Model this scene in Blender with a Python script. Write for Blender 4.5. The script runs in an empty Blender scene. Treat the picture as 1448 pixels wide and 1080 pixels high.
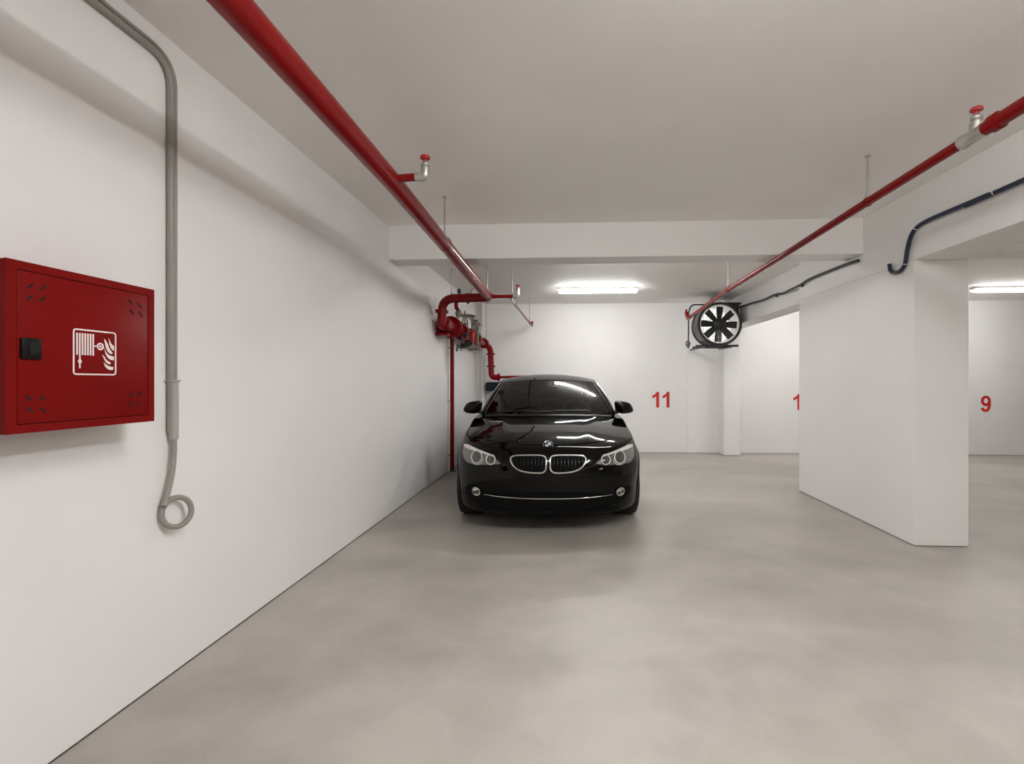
import bpy, bmesh, math, random
from mathutils import Vector, Matrix
from mathutils.bvhtree import BVHTree
random.seed(3)
SC = bpy.context.scene
COL = SC.collection
PI = math.pi
R = math.radians

# ------------------------------------------------------------------ materials
def newmat(name):
    m = bpy.data.materials.new(name); m.use_nodes = True
    nt = m.node_tree
    return m, nt, nt.nodes['Principled BSDF']

def pmat(name, col, rough=.5, metal=0., coat=0., spec=.5, var=0., scale=8., bump=0., bscale=60., emit=0.):
    m, nt, b = newmat(name)
    b.inputs['Base Color'].default_value = (*col, 1)
    b.inputs['Roughness'].default_value = rough
    b.inputs['Metallic'].default_value = metal
    b.inputs['Coat Weight'].default_value = coat
    b.inputs['Coat Roughness'].default_value = .03
    b.inputs['Specular IOR Level'].default_value = spec
    if emit:
        b.inputs['Emission Color'].default_value = (1, .988, .975, 1)
        b.inputs['Emission Strength'].default_value = emit
    tc = nt.nodes.new('ShaderNodeTexCoord')
    if var:
        n = nt.nodes.new('ShaderNodeTexNoise'); n.inputs['Scale'].default_value = scale
        n.inputs['Detail'].default_value = 5
        r = nt.nodes.new('ShaderNodeValToRGB')
        r.color_ramp.elements[0].position = .3; r.color_ramp.elements[1].position = .7
        r.color_ramp.elements[0].color = (*[c*(1-var) for c in col], 1)
        r.color_ramp.elements[1].color = (*[min(1, c*(1+var)) for c in col], 1)
        nt.links.new(tc.outputs['Object'], n.inputs['Vector'])
        nt.links.new(n.outputs['Fac'], r.inputs['Fac'])
        nt.links.new(r.outputs['Color'], b.inputs['Base Color'])
    if bump:
        n2 = nt.nodes.new('ShaderNodeTexNoise'); n2.inputs['Scale'].default_value = bscale
        n2.inputs['Detail'].default_value = 4
        bp = nt.nodes.new('ShaderNodeBump'); bp.inputs['Strength'].default_value = bump
        bp.inputs['Distance'].default_value = .01
        nt.links.new(tc.outputs['Object'], n2.inputs['Vector'])
        nt.links.new(n2.outputs['Fac'], bp.inputs['Height'])
        nt.links.new(bp.outputs['Normal'], b.inputs['Normal'])
    return m

def floor_mat():
    m, nt, b = newmat('polished_concrete')
    tc = nt.nodes.new('ShaderNodeTexCoord')
    def noise(sc, det, dist=0, vec=None):
        n = nt.nodes.new('ShaderNodeTexNoise'); n.inputs['Scale'].default_value = sc
        n.inputs['Detail'].default_value = det; n.inputs['Distortion'].default_value = dist
        nt.links.new(vec or tc.outputs['Object'], n.inputs['Vector']); return n
    mp = nt.nodes.new('ShaderNodeMapping'); mp.inputs['Scale'].default_value = (.55, 1.1, 1)
    nt.links.new(tc.outputs['Object'], mp.inputs['Vector'])
    n1 = noise(.9, 4, .5, mp.outputs['Vector']); n2 = noise(3.5, 6, .4); n3 = noise(110, 3)
    def mul(a, k, add=0):
        x = nt.nodes.new('ShaderNodeMath'); x.operation = 'MULTIPLY_ADD'
        nt.links.new(a, x.inputs[0]); x.inputs[1].default_value = k
        if isinstance(add, (int, float)): x.inputs[2].default_value = add
        else: nt.links.new(add, x.inputs[2])
        return x.outputs[0]
    v = mul(n1.outputs['Fac'], .62); v = mul(n2.outputs['Fac'], .30, v); v = mul(n3.outputs['Fac'], .16, v)
    r = nt.nodes.new('ShaderNodeValToRGB')
    e = r.color_ramp.elements
    e[0].position = .40; e[0].color = (.300, .280, .251, 1)
    e[1].position = .68; e[1].color = (.455, .430, .392, 1)
    nt.links.new(v, r.inputs['Fac']); nt.links.new(r.outputs['Color'], b.inputs['Base Color'])
    rr = mul(n2.outputs['Fac'], .22, .33)
    nt.links.new(rr, b.inputs['Roughness'])
    b.inputs['Specular IOR Level'].default_value = .45
    bp = nt.nodes.new('ShaderNodeBump'); bp.inputs['Strength'].default_value = .05; bp.inputs['Distance'].default_value = .01
    nt.links.new(n3.outputs['Fac'], bp.inputs['Height']); nt.links.new(bp.outputs['Normal'], b.inputs['Normal'])
    return m

def glass_mat(name, tint, refl=1.0):
    m = bpy.data.materials.new(name); m.use_nodes = True
    nt = m.node_tree; nt.nodes.clear()
    o = nt.nodes.new('ShaderNodeOutputMaterial'); mx = nt.nodes.new('ShaderNodeMixShader')
    t = nt.nodes.new('ShaderNodeBsdfTransparent'); t.inputs[0].default_value = (*tint, 1)
    g = nt.nodes.new('ShaderNodeBsdfGlossy'); g.inputs['Roughness'].default_value = .015
    g.inputs['Color'].default_value = (refl, refl, refl, 1)
    f = nt.nodes.new('ShaderNodeFresnel'); f.inputs['IOR'].default_value = 1.55
    nt.links.new(f.outputs[0], mx.inputs[0]); nt.links.new(t.outputs[0], mx.inputs[1]); nt.links.new(g.outputs[0], mx.inputs[2])
    nt.links.new(mx.outputs[0], o.inputs[0])
    return m

M = {}
M['wall'] = pmat('white_wall_paint', (.81, .80, .79), .62, var=.022, scale=1.3, bump=.06, bscale=22)
M['ceil'] = pmat('white_ceiling_paint', (.885, .868, .845), .7, var=.025, scale=1.1, bump=.10, bscale=14)
M['floor'] = floor_mat()
M['red'] = pmat('red_pipe_paint', (.205, .0035, .0042), .25, coat=.10, spec=.18, var=.10, scale=6, bump=.02, bscale=40)
M['cabred'] = pmat('red_cabinet_paint', (.180, .0045, .0040), .36, coat=0., spec=.10, var=.04, scale=3)
M['bright_red'] = pmat('bright_red_handwheel', (.42, .008, .014), .3, coat=.4, var=.05)
M['numred'] = pmat('red_wall_lettering', (.58, .012, .012), .55, var=.05, scale=20)
M['galv'] = pmat('galvanised_steel', (.52, .51, .47), .34, metal=.75, var=.12, scale=30)
M['rod'] = pmat('zinc_rod', (.42, .40, .37), .4, metal=.6, var=.08, scale=30)
M['greymetal'] = pmat('dull_grey_metal', (.20, .185, .155), .45, metal=.5, var=.2, scale=25)
M['conduit'] = pmat('grey_plastic_conduit', (.285, .27, .245), .42, var=.05, scale=12)
M['conduitlight'] = pmat('light_grey_plastic_sleeve', (.40, .385, .36), .40, var=.04, scale=12)
M['cable'] = pmat('dark_blue_cable', (.012, .022, .050), .35, var=.15, scale=20)
M['blackcable'] = pmat('black_cable', (.014, .015, .017), .4, var=.15, scale=20)
M['tie'] = pmat('white_cable_tie', (.75, .73, .70), .5, var=.03)
M['black'] = pmat('black_plastic', (.006, .006, .006), .42, spec=.2, var=.1, scale=15)
M['blackmetal'] = pmat('black_painted_steel', (.013, .013, .012), .33, coat=.2, var=.2, scale=12)
M['slot'] = pmat('slot_shadow_black', (.004, .003, .003), .8, var=.05)
M['whitepaint'] = pmat('white_fan_interior', (.90, .90, .88), .45, var=.02)
M['duct_glow'] = pmat('added_duct_glow', (.9, .9, .9), .6, emit=.16)  # faint emission added to whiten the gaps between the fan blades
M['sticker'] = pmat('white_sign_print', (.86, .78, .75), .5, var=.02)
M['lamphouse'] = pmat('lamp_housing_white', (.62, .61, .58), .5, var=.03)
M['whitepipe'] = pmat('white_pvc', (.70, .69, .66), .4, var=.03)
M['bluebox'] = pmat('dark_blue_casing', (.006, .012, .020), .4, spec=.25, var=.1)
M['green'] = pmat('green_valve_lever', (.02, .10, .05), .4, var=.1)
M['paint'] = pmat('black_car_paint', (.0009, .0009, .0008), .3, coat=.55, spec=0., var=.05, scale=5)
M['trimblack'] = pmat('satin_black_trim', (.006, .006, .006), .45, var=.1)
M['bar'] = pmat('gloss_black_grille_bar', (.0025, .0025, .0025), .25, spec=.35, var=.05)
M['mesh'] = pmat('intake_black', (.0022, .0022, .0022), .75, spec=.15, var=.1)
M['chrome'] = pmat('chrome', (.78, .78, .76), .10, metal=1., var=.02)
M['satinchrome'] = pmat('satin_chrome', (.66, .65, .62), .26, metal=1., var=.02)
M['lampshell'] = pmat('headlight_reflector', (.17, .162, .152), .3, metal=.4, coat=1., var=.12, scale=30)
M['brow'] = pmat('headlight_light_bar', (.74, .72, .69), .25, coat=1., var=.02)
M['ring'] = pmat('headlight_light_ring', (.72, .70, .67), .2, metal=.3, coat=1., var=.02)
M['lens'] = pmat('projector_lens', (.07, .068, .064), .08, metal=.3, coat=1., var=.2, scale=40)
M['tyre'] = pmat('tyre_rubber', (.010, .010, .010), .75, var=.15, bump=.2, bscale=80)
M['rim'] = pmat('alloy_rim', (.32, .32, .32), .3, metal=.9, var=.05)
M['glass'] = glass_mat('tinted_glass', (.24, .26, .245), .9)
M['interior'] = pmat('car_interior', (.022, .022, .022), .6, var=.1)
M['seat'] = pmat('seat_leather', (.030, .030, .029), .5, var=.1)
M['wheelgrey'] = pmat('steering_wheel_leather', (.06, .063, .063), .45, var=.05)
M['blue'] = pmat('emblem_blue', (.012, .04, .12), .3, coat=1., var=.03)
M['white'] = pmat('emblem_white', (.85, .85, .85), .3, coat=1., var=.02)
M['joint'] = pmat('dark_floor_joint', (.10, .09, .075), .8, var=.3, scale=30)

# ------------------------------------------------------------------ helpers
WM = {}
def frame_for(d, up=Vector((0, 0, 1))):
    d = Vector(d).normalized()
    if abs(d.dot(up)) > .98: up = Vector((0, 1, 0))
    x = d.cross(up).normalized(); y = x.cross(d).normalized()
    return x, y, d

class MB:
    def __init__(s): s.bm = bmesh.new()
    def box(s, c, size, bevel=0, rot=None, seg=2):
        r = bmesh.ops.create_cube(s.bm, size=1)
        vs = r['verts']
        bmesh.ops.scale(s.bm, vec=size, verts=vs)
        if bevel:
            es = list({e for v in vs for e in v.link_edges})
            rb = bmesh.ops.bevel(s.bm, geom=es, offset=bevel, segments=seg, affect='EDGES', profile=.5)
            vs = list({v for f in rb['faces'] for v in f.verts} | {v for v in vs if v.is_valid})
            seen = set(vs); st = list(vs)
            while st:
                v = st.pop()
                for e in v.link_edges:
                    o = e.other_vert(v)
                    if o not in seen: seen.add(o); st.append(o)
            vs = list(seen)
        if rot: bmesh.ops.rotate(s.bm, cent=(0, 0, 0), matrix=rot, verts=vs)
        bmesh.ops.translate(s.bm, vec=c, verts=vs)
        return s
    def lohi(s, lo, hi, bevel=0, seg=2):
        lo, hi = Vector(lo), Vector(hi)
        return s.box((lo+hi)/2, hi-lo, bevel, seg=seg)
    def tube(s, pts, r, seg=14, closed=False, caps=True, squash=None):
        pts = [Vector(p) for p in pts]; n = len(pts)
        rs = r if isinstance(r, (list, tuple)) else [r]*n
        tang = []
        for i in range(n):
            a = pts[(i-1) % n] if (closed or i > 0) else pts[i]
            b = pts[(i+1) % n] if (closed or i < n-1) else pts[i]
            tang.append((b-a).normalized())
        x, y, _ = frame_for(tang[0])
        rings = []
        for i in range(n):
            t = tang[i]
            x = (x - t*x.dot(t)); x.normalize(); y = t.cross(x)
            ring = []
            for k in range(seg):
                a = 2*PI*k/seg
                ring.append(s.bm.verts.new(pts[i] + (x*math.cos(a) + y*math.sin(a))*rs[i]))
            rings.append(ring)
        for i in range(n if closed else n-1):
            A, B = rings[i], rings[(i+1) % n]
            if closed and i == n-1:
                best = min(range(seg), key=lambda q: (B[q].co-A[0].co).length)
                B = B[best:] + B[:best]
            for k in range(seg):
                s.bm.faces.new((A[k], A[(k+1) % seg], B[(k+1) % seg], B[k]))
        if not closed and caps:
            s.bm.faces.new(rings[0][::-1]); s.bm.faces.new(rings[-1])
        return s
    def cyl(s, a, b, r, seg=24, r2=None):
        return s.tube([a, b], [r, r if r2 is None else r2], seg)
    def lathe(s, prof, o, axis, seg=28, closed=False):
        x, y, d = frame_for(axis); o = Vector(o)
        rings = []
        for (rad, t) in prof:
            if rad < 1e-6: rings.append([s.bm.verts.new(o + d*t)])
            else: rings.append([s.bm.verts.new(o + d*t + (x*math.cos(2*PI*k/seg) + y*math.sin(2*PI*k/seg))*rad) for k in range(seg)])
        m = len(rings)
        for i in range(m if closed else m-1):
            A, B = rings[i], rings[(i+1) % m]
            for k in range(seg):
                k2 = (k+1) % seg
                if len(A) == 1 and len(B) == 1: continue
                if len(A) == 1: s.bm.faces.new((A[0], B[k2], B[k]))
                elif len(B) == 1: s.bm.faces.new((A[k], A[k2], B[0]))
                else: s.bm.faces.new((A[k], A[k2], B[k2], B[k]))
        return s
    def torus(s, c, axis, Rr, r, seg=36, sub=10):
        x, y, d = frame_for(axis); c = Vector(c)
        return s.tube([c + (x*math.cos(2*PI*k/seg) + y*math.sin(2*PI*k/seg))*Rr for k in range(seg)], r, sub, closed=True)
    def sphere(s, c, rad, sx=1, sy=1, sz=1, seg=20):
        r = bmesh.ops.create_uvsphere(s.bm, u_segments=seg, v_segments=seg//2, radius=rad)
        bmesh.ops.scale(s.bm, vec=(sx, sy, sz), verts=r['verts'])
        bmesh.ops.translate(s.bm, vec=c, verts=r['verts']); return s
    def prism(s, poly, f, depth):
        """poly: 2-D points, f(u,v,d) -> 3-D point, extruded from d=0 to depth"""
        A = [s.bm.verts.new(f(u, v, 0)) for u, v in poly]; B = [s.bm.verts.new(f(u, v, depth)) for u, v in poly]
        n = len(poly)
        s.bm.faces.new(A[::-1]); s.bm.faces.new(B)
        for i in range(n): s.bm.faces.new((A[i], A[(i+1) % n], B[(i+1) % n], B[i]))
        return s
    def ribbon(s, pts, w, f, depth, closed=False):
        n = len(pts); L = []
        for i in range(n):
            a = Vector(pts[(i-1) % n]) if (closed or i > 0) else Vector(pts[i])
            b = Vector(pts[(i+1) % n]) if (closed or i < n-1) else Vector(pts[i])
            t = (b-a).normalized(); nn = Vector((-t.y, t.x)); p = Vector(pts[i])
            L.append((p+nn*w/2, p-nn*w/2))
        V = [[s.bm.verts.new(f(q.x, q.y, d)) for d in (0, depth) for q in pr] for pr in L]
        for i in range(n if closed else n-1):
            a, b = V[i], V[(i+1) % n]
            s.bm.faces.new((a[2], a[3], b[3], b[2])); s.bm.faces.new((a[0], a[2], b[2], b[0])); s.bm.faces.new((a[3], a[1], b[1], b[3]))
            s.bm.faces.new((a[1], a[0], b[0], b[1]))
        if not closed:
            s.bm.faces.new((V[0][0], V[0][1], V[0][3], V[0][2])); s.bm.faces.new((V[-1][2], V[-1][3], V[-1][1], V[-1][0]))
        return s
    def build(s, name, mat, parent=None, local=False, smooth=True, angle=35):
        bm = s.bm
        bmesh.ops.recalc_face_normals(bm, faces=bm.faces)
        if parent is not None and not local:
            bm.transform(WM[parent.name].inverted())
        me = bpy.data.meshes.new(name); bm.to_mesh(me); bm.free()
        me.materials.append(mat)
        for p in me.polygons: p.use_smooth = smooth
        if smooth:
            try: me.set_sharp_from_angle(angle=R(angle))
            except Exception: pass
        o = bpy.data.objects.new(name, me); COL.objects.link(o)
        if parent is not None:
            o.parent = parent; WM[o.name] = WM[parent.name]
        else: WM[o.name] = Matrix.Identity(4)
        return o

def tag(o, label, cat, group=None, kind=None):
    o['label'] = label; o['category'] = cat
    if group: o['group'] = group
    if kind: o['kind'] = kind
    return o

def thing(name, label, cat, loc=(0, 0, 0), rz=0., group=None):
    o = bpy.data.objects.new(name, None); COL.objects.link(o)
    o.empty_display_size = .1
    o.location = loc; o.rotation_euler = (0, 0, rz)
    WM[o.name] = Matrix.Translation(loc) @ Matrix.Rotation(rz, 4, 'Z')
    return tag(o, label, cat, group)

def struct(name, mb, mat, label, cat, smooth=False):
    o = mb.build(name, mat, smooth=smooth)
    o['kind'] = 'structure'; o['label'] = label; o['category'] = cat
    return o

def arc(c, a0, a1, rad, u, v, n=8):
    c, u, v = Vector(c), Vector(u), Vector(v)
    return [c + (u*math.cos(a0+(a1-a0)*k/n) + v*math.sin(a0+(a1-a0)*k/n))*rad for k in range(n+1)]

def rounded(pts, rad, n=8):
    """polyline with its corners rounded"""
    pts = [Vector(p) for p in pts]; out = [pts[0]]
    for i in range(1, len(pts)-1):
        p, a, b = pts[i], (pts[i-1]-pts[i]), (pts[i+1]-pts[i])
        r = min(rad, a.length*.48, b.length*.48); a.normalize(); b.normalize()
        p0, p1 = p+a*r, p+b*r
        for k in range(n+1):
            t = k/n; out.append(p0*(1-t)**2 + p*2*t*(1-t) + p1*t*t)
    out.append(pts[-1]); return out

def catmull(pts, n=8, closed=False):
    pts = [Vector(p) for p in pts]; m = len(pts); out = []
    for i in range(m if closed else m-1):
        g = lambda k: pts[k % m] if closed else pts[max(0, min(m-1, k))]
        p0, p1, p2, p3 = g(i-1), g(i), g(i+1), g(i+2)
        for k in range(n):
            t = k/n
            out.append(.5*((2*p1)+(p2-p0)*t+(2*p0-5*p1+4*p2-p3)*t*t+(3*p1-p0-3*p2+p3)*t**3))
    if not closed: out.append(pts[-1])
    return out

# ------------------------------------------------------------------ camera
cam = bpy.data.cameras.new('camera'); co = bpy.data.objects.new('camera', cam); COL.objects.link(co)
cam.sensor_fit = 'HORIZONTAL'; cam.sensor_width = 36; cam.lens = 36*700/1448
cam.shift_x = -(772-724)/1448; cam.shift_y = (539-540)/1448
cam.clip_start = .02
co.location = (0, 0, 1.35); co.rotation_euler = (R(90), 0, math.atan(36/700))
SC.camera = co

# ------------------------------------------------------------------ room shell
W = -1.84; BY = 9.45; FY = -5.0; RX = 11.0; CF = 2.915; CB = 2.83
struct('floor', MB().lohi((W-.2, FY-.2, -.2), (RX+.2, BY+.2, 0)), M['floor'], 'grey polished concrete floor of the whole garage', 'floor')
struct('ceiling', MB().lohi((W-.2, FY-.2, CF), (RX+.2, 5.05, CF+.2)).lohi((W-.2, 5.05, CB), (RX+.2, BY+.2, CF+.2)), M['ceil'], 'white painted concrete ceiling of the garage', 'ceiling')
struct('wall_left', MB().lohi((W-.2, FY, .006), (W, BY+.2, CF)), M['wall'], 'long white wall carrying the red cabinet', 'wall')
struct('wall_back', MB().lohi((W-.0, BY, .006), (RX+.2, BY+.2, CF)), M['wall'], 'white end wall with the red bay numbers', 'wall')
struct('wall_right', MB().lohi((RX, FY, .006), (RX+.2, BY+.2, CF)), M['wall'], 'white far side wall out of view', 'wall')
struct('wall_front', MB().lohi((W-.2, FY-.2, .006), (RX+.2, FY, CF)), M['wall'], 'white wall behind the viewer', 'wall')
struct('beam', MB().lohi((W, 4.90, 2.575), (2.80, 5.19, 3.0), .006).lohi((3.23, 4.90, 2.575), (RX, 5.19, 3.0), .006), M['wall'], 'white concrete beam crossing above the car', 'beam')
struct('beam', MB().lohi((2.80, FY, 2.345), (3.23, 6.25, 3.0), .006).lohi((2.905, 6.20, 2.345), (3.23, BY, 2.99), .006), M['wall'], 'white concrete beam running lengthwise over the wide pillar', 'beam')
struct('pillar', MB().lohi((2.80, 4.20, .005), (3.23, 6.25, 2.345), .006), M['wall'], 'wide white pillar standing in mid garage', 'pillar')
struct('pillar', MB().lohi((2.76, 9.14, .005), (3.065, BY, CB), .012), M['wall'], 'white pilaster on the end wall below the fan', 'pillar')
struct('trim_1', MB().lohi((2.19, BY-.02, .006), (2.76, BY+.02, 2.0)), M['wall'], 'slightly raised white wall panel beside the pilaster', 'panel')
struct('baseboard_left', MB().lohi((W-.01, FY, 0), (W+.003, BY, .0055)), M['joint'], 'thin dark joint along the foot of the white wall', 'joint')
struct('baseboard_back', MB().lohi((W, BY-.003, 0), (RX, BY+.01, .0055)), M['joint'], 'thin dark joint along the foot of the end wall', 'joint')

# ------------------------------------------------------------------ ceiling lights
def lamp_mat(name, e):
    return pmat(name, (.9, .9, .88), .4, emit=e)
M['lamp'] = lamp_mat('lamp_diffuser', 10.5); M['lamp_dim'] = lamp_mat('lamp_diffuser_dim', 7.5); M['lamp_mid'] = lamp_mat('lamp_diffuser_mid', 9.0); M['lamp_near'] = lamp_mat('lamp_diffuser_near', 14.3)
def ceiling_light(c, z, label, along='X', mat='lamp', ln=1.23):
    t = thing('ceiling_light', label, 'ceiling light', (c[0], c[1], z), 0 if along == 'X' else PI/2, 'fluorescent ceiling lights')
    h = ln/2
    MB().lohi((-h, -.06, -.035), (h, .06, 0), .006).build('housing', M['lamphouse'], t, local=True)
    n = 10; mb = MB()
    prof = [(.056*math.cos(PI*k/n), -.035-.052*math.sin(PI*k/n)**.8) for k in range(n+1)]
    A = [[mb.bm.verts.new((x, p, q)) for p, q in prof] for x in (-h+.004, -h+.02, h-.02, h-.004)]
    for q in (0, 3):
        for v in A[q]: v.co.z = -.035 + (v.co.z+.035)*.7
    for i in range(3):
        for k in range(n): mb.bm.faces.new((A[i][k], A[i][k+1], A[i+1][k+1], A[i+1][k]))
    mb.bm.faces.new(A[0]); mb.bm.faces.new(A[3][::-1])
    mb.build('diffuser', M[mat], t, local=True)
    for x in (-h, h): MB().lohi((x-.006, -.058, -.05), (x+.006, .058, -.002), .003).build('end_cap', M['lamphouse'], t, local=True)
    return t
ceiling_light((.415, 7.85), CB, 'lit fluorescent ceiling light above and behind the black car')
ceiling_light((6.90, 8.1), CB, 'lit fluorescent ceiling light near red number 9, beyond the wide pillar', mat='lamp_dim')
ceiling_light((3.95, 7.9), CB, 'added fluorescent ceiling light hidden behind the wide pillar near number 10', mat='lamp_mid')  # unseen lamp, added to brighten the end wall and rear floor
ceiling_light((.55, 1.15), CF, 'fluorescent ceiling light overhead, close to the thick red main', 'X', 'lamp_near')
ceiling_light((1.80, .95), CF, 'fluorescent ceiling light overhead, close to the lengthwise beam', 'Y', 'lamp_near')
ceiling_light((.55, 5.62), CB, 'added fluorescent ceiling light hidden behind the crossing beam above the car bonnet', 'X', 'lamp_mid')  # unseen lamp, added to lift the white wall past the beam
ceiling_light((1.60, -2.6), CF, 'fluorescent ceiling light behind the viewer, by the rear wall', 'Y', 'lamp_dim')
ceiling_light((6.5, 2.6), CF, 'fluorescent ceiling light overhead, beyond the lengthwise beam', 'Y', 'lamp_dim')
ceiling_light((6.5, -2.6), CF, 'fluorescent ceiling light behind the viewer, in the far aisle', 'Y', 'lamp_dim')

# ------------------------------------------------------------------ bay numbers
def wallf(x0, z0, h, y):
    return lambda u, v, d: Vector((x0+u*h, y-d, z0+v*h))
ONE = [(.25, 0), (.43, 0), (.43, 1), (.29, 1), (.18, .85), (0, .75), (0, .59), (.14, .645), (.25, .73)]
def bay_number(x, z, h, chars, label):
    mb = MB(); f0 = wallf(x, z, h, BY+.0)
    off = 0
    for c in chars:
        f = lambda u, v, d, o=off: f0(u+o, v, d)
        if c == '1': mb.prism(ONE, f, .003); off += .655
        elif c == '0':
            mb.ribbon([(.30+.215*math.cos(2*PI*k/28), .5+.415*math.sin(2*PI*k/28)) for k in range(28)], .17, f, .003, closed=True); off += .72
        elif c == '9':
            mb.ribbon([(.30+.205*math.cos(2*PI*k/24), .675+.24*math.sin(2*PI*k/24)) for k in range(24)], .165, f, .003, closed=True)
            mb.ribbon(catmull([(.505, .66), (.51, .50), (.485, .28), (.40, .12), (.27, .085), (.15, .13), (.09, .25)], 6), .165, f, .0034)
    return tag(mb.build('bay_number', M['numred'], smooth=False), label, 'number')
bay_number(1.527, .855, .295, '11', 'red number 11 painted on end wall beside the car')
bay_number(4.13, .818, .295, '10', 'red number 10 painted on end wall, half hidden by the wide pillar')
bay_number(7.475, .79, .300, '9', 'red number 9 painted on end wall beyond the wide pillar')

# ------------------------------------------------------------------ fire hose cabinet
XF = -1.66
cab = thing('fire_hose_cabinet', 'red metal fire hose cabinet with white pictogram hung on white wall', 'fire hose cabinet', (W, 1.63, 1.19))
MB().lohi((W, 1.372, 1.192), (XF-.006, 1.890, 1.714), .004).build('body', M['cabred'], cab)
# front frame around the door
mb = MB(); y0, y1, z0, z1 = 1.372, 1.890, 1.192, 1.714
dy0, dy1, dz0, dz1 = 1.400, 1.862, 1.218, 1.688
fx = lambda u, v, d: Vector((XF-.008+d, u, v))
for (a, b) in (((y0, z0), (y1, dz0)), ((y0, dz1), (y1, z1)), ((y0, dz0), (dy0, dz1)), ((dy1, dz0), (y1, dz1))):
    mb.lohi((XF-.008, a[0], a[1]), (XF, b[0], b[1]))
mb.build('door_frame', M['cabred'], cab, smooth=False)
MB().lohi((XF-.0075, dy0-.001, dz0-.001), (XF-.0055, dy1+.001, dz1+.001)).build('door_gap', M['slot'], cab, smooth=False)
door = MB().lohi((XF-.0055, dy0+.0022, dz0+.0022), (XF-.0005, dy1-.0022, dz1-.0022), .0015).build('door', M['cabred'], cab)
hb = MB().lohi((XF-.001, 1.407, 1.418), (XF+.010, 1.463, 1.482), .004)
hd = hb.build('latch_handle', M['black'], door)
MB().lohi((XF+.010, 1.427, 1.432), (XF+.0115, 1.452, 1.466), .0005).build('finger_recess', M['slot'], door)
sl = [(1.438, 1.643, 1), (1.476, 1.645, 1), (1.435, 1.606, 1), (1.472, 1.608, 1), (1.785, 1.648, -1), (1.823, 1.643, -1), (1.789, 1.612, -1), (1.827, 1.609, -1),
      (1.433, 1.300, -1), (1.472, 1.297, -1), (1.436, 1.263, -1), (1.475, 1.259, -1), (1.787, 1.299, 1), (1.823, 1.301, 1), (1.783, 1.265, 1), (1.819, 1.264, 1)]
for (yy, zz, sgn) in sl:
    MB().box((XF-.0004, yy, zz), (.0016, .0235, .0062), .0006, Matrix.Rotation(sgn*R(43), 3, 'X')).build('vent_slot', M['slot'], door)
# pictogram
py0, py1, pz0, pz1 = 1.568, 1.724, 1.372, 1.527
pw, ph = py1-py0, pz1-pz0
pf = lambda u, v, d: Vector((XF-.0006+d, py0+u*pw, pz1-v*ph))
mb = MB()
rr = .055; cor = []
for (cx, cy, a0) in ((1-rr, rr, -90), (1-rr, 1-rr, 0), (rr, 1-rr, 90), (rr, rr, 180)):
    for k in range(5): cor.append((cx+rr*math.cos(R(a0+90*k/4)), cy+rr*math.sin(R(a0+90*k/4))))
cor = [(.012+u*.976, .012+v*.976) for u, v in cor]
mb.ribbon(cor, .033, pf, .0010, closed=True)
for k in range(7):
    u = .085+k*.060; mb.ribbon([(u, .085), (u, .565)], .034, pf, .0010)
mb.ribbon([(.145, .55), (.145, .86)], .030, pf, .0011)
mb.prism([(.10, .70), (.145, .645), (.19, .70), (.145, .79)], pf, .0012)
mb.ribbon([(.445, .35), (.545, .35)], .03, pf, .0010)
mb.ribbon([(.615+.066*math.cos(2*PI*k/24), .35+.066*math.sin(2*PI*k/24)) for k in range(24)], .035, pf, .0010, closed=True)
mb.prism([(.615+.026*math.cos(2*PI*k/14), .35+.026*math.sin(2*PI*k/14)) for k in range(14)], pf, .0010)
def un(p):
    o = []
    for (x, y) in p:
        yt = 170+.107*(x-95); yb = 600+.03*(x-95); o.append(((x-95)/402, (y-yt)/(yb-yt)))
    return o
flames = [[(378, 268), (398, 292), (414, 320), (424, 350), (440, 378), (462, 402), (452, 414), (430, 404), (410, 384), (396, 352), (388, 310)],
          [(424, 262), (436, 294), (450, 318), (477, 342), (475, 384), (458, 372), (442, 352), (430, 318)],
          [(380, 352), (392, 384), (408, 408), (432, 426), (476, 438), (472, 472), (440, 466), (412, 446), (392, 410)],
          [(360, 418), (378, 430), (392, 456), (410, 474), (444, 494), (436, 509), (414, 504), (394, 488), (380, 462)],
          [(375, 488), (392, 506), (416, 522), (446, 532), (470, 534), (466, 560), (434, 562), (404, 548), (384, 524)]]
for p in flames: mb.prism(un(p), pf, .0010)
mb.build('hose_pictogram', M['sticker'], door, smooth=False)

# ------------------------------------------------------------------ grey conduit on the white wall
cd = thing('conduit', 'grey twin tube conduit bent along white wall, ending in a loop', 'conduit', (W, 2.16, .7))
XC = W+.018
MB().tube(rounded([(XC-.002, -.6, 2.828), (XC-.002, 2.191, 2.828), (XC-.002, 2.191, 1.10)], .14, 10), .0088, 12).build('tube', M['conduit'], cd)
MB().tube(rounded([(XC, -.6, 2.799), (XC, 2.163, 2.799), (XC, 2.163, 1.12)], .115, 10), .0140, 14).build('tube', M['conduit'], cd)
MB().tube([(XC+.004, 2.175, 1.352), (XC+.004, 2.175, 1.085)], .0195, 16).build('sleeve', M['conduitlight'], cd)
MB().tube(catmull([(XC+.006, 2.173, 1.11), (XC+.006, 2.172, 1.02), (XC+.008, 2.158, .93), (XC+.010, 2.128, .835), (XC+.012, 2.110, .795)], 8), .0130, 14).build('tail_tube', M['conduit'], cd)
MB().torus((XC+.018, 2.176, .752), (1, -.30, .12), .0655, .0122, 44, 14).build('coiled_end', M['conduit'], cd)
mb = MB(); mb.torus((XC+.006, 2.175, 1.352), (0, 0, 1), .0215, .005, 28, 8); mb.lohi((W, 2.145, 1.346), (W+.010, 2.207, 1.358), .002)
mb.build('clamp', M['conduitlight'], cd)

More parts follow.
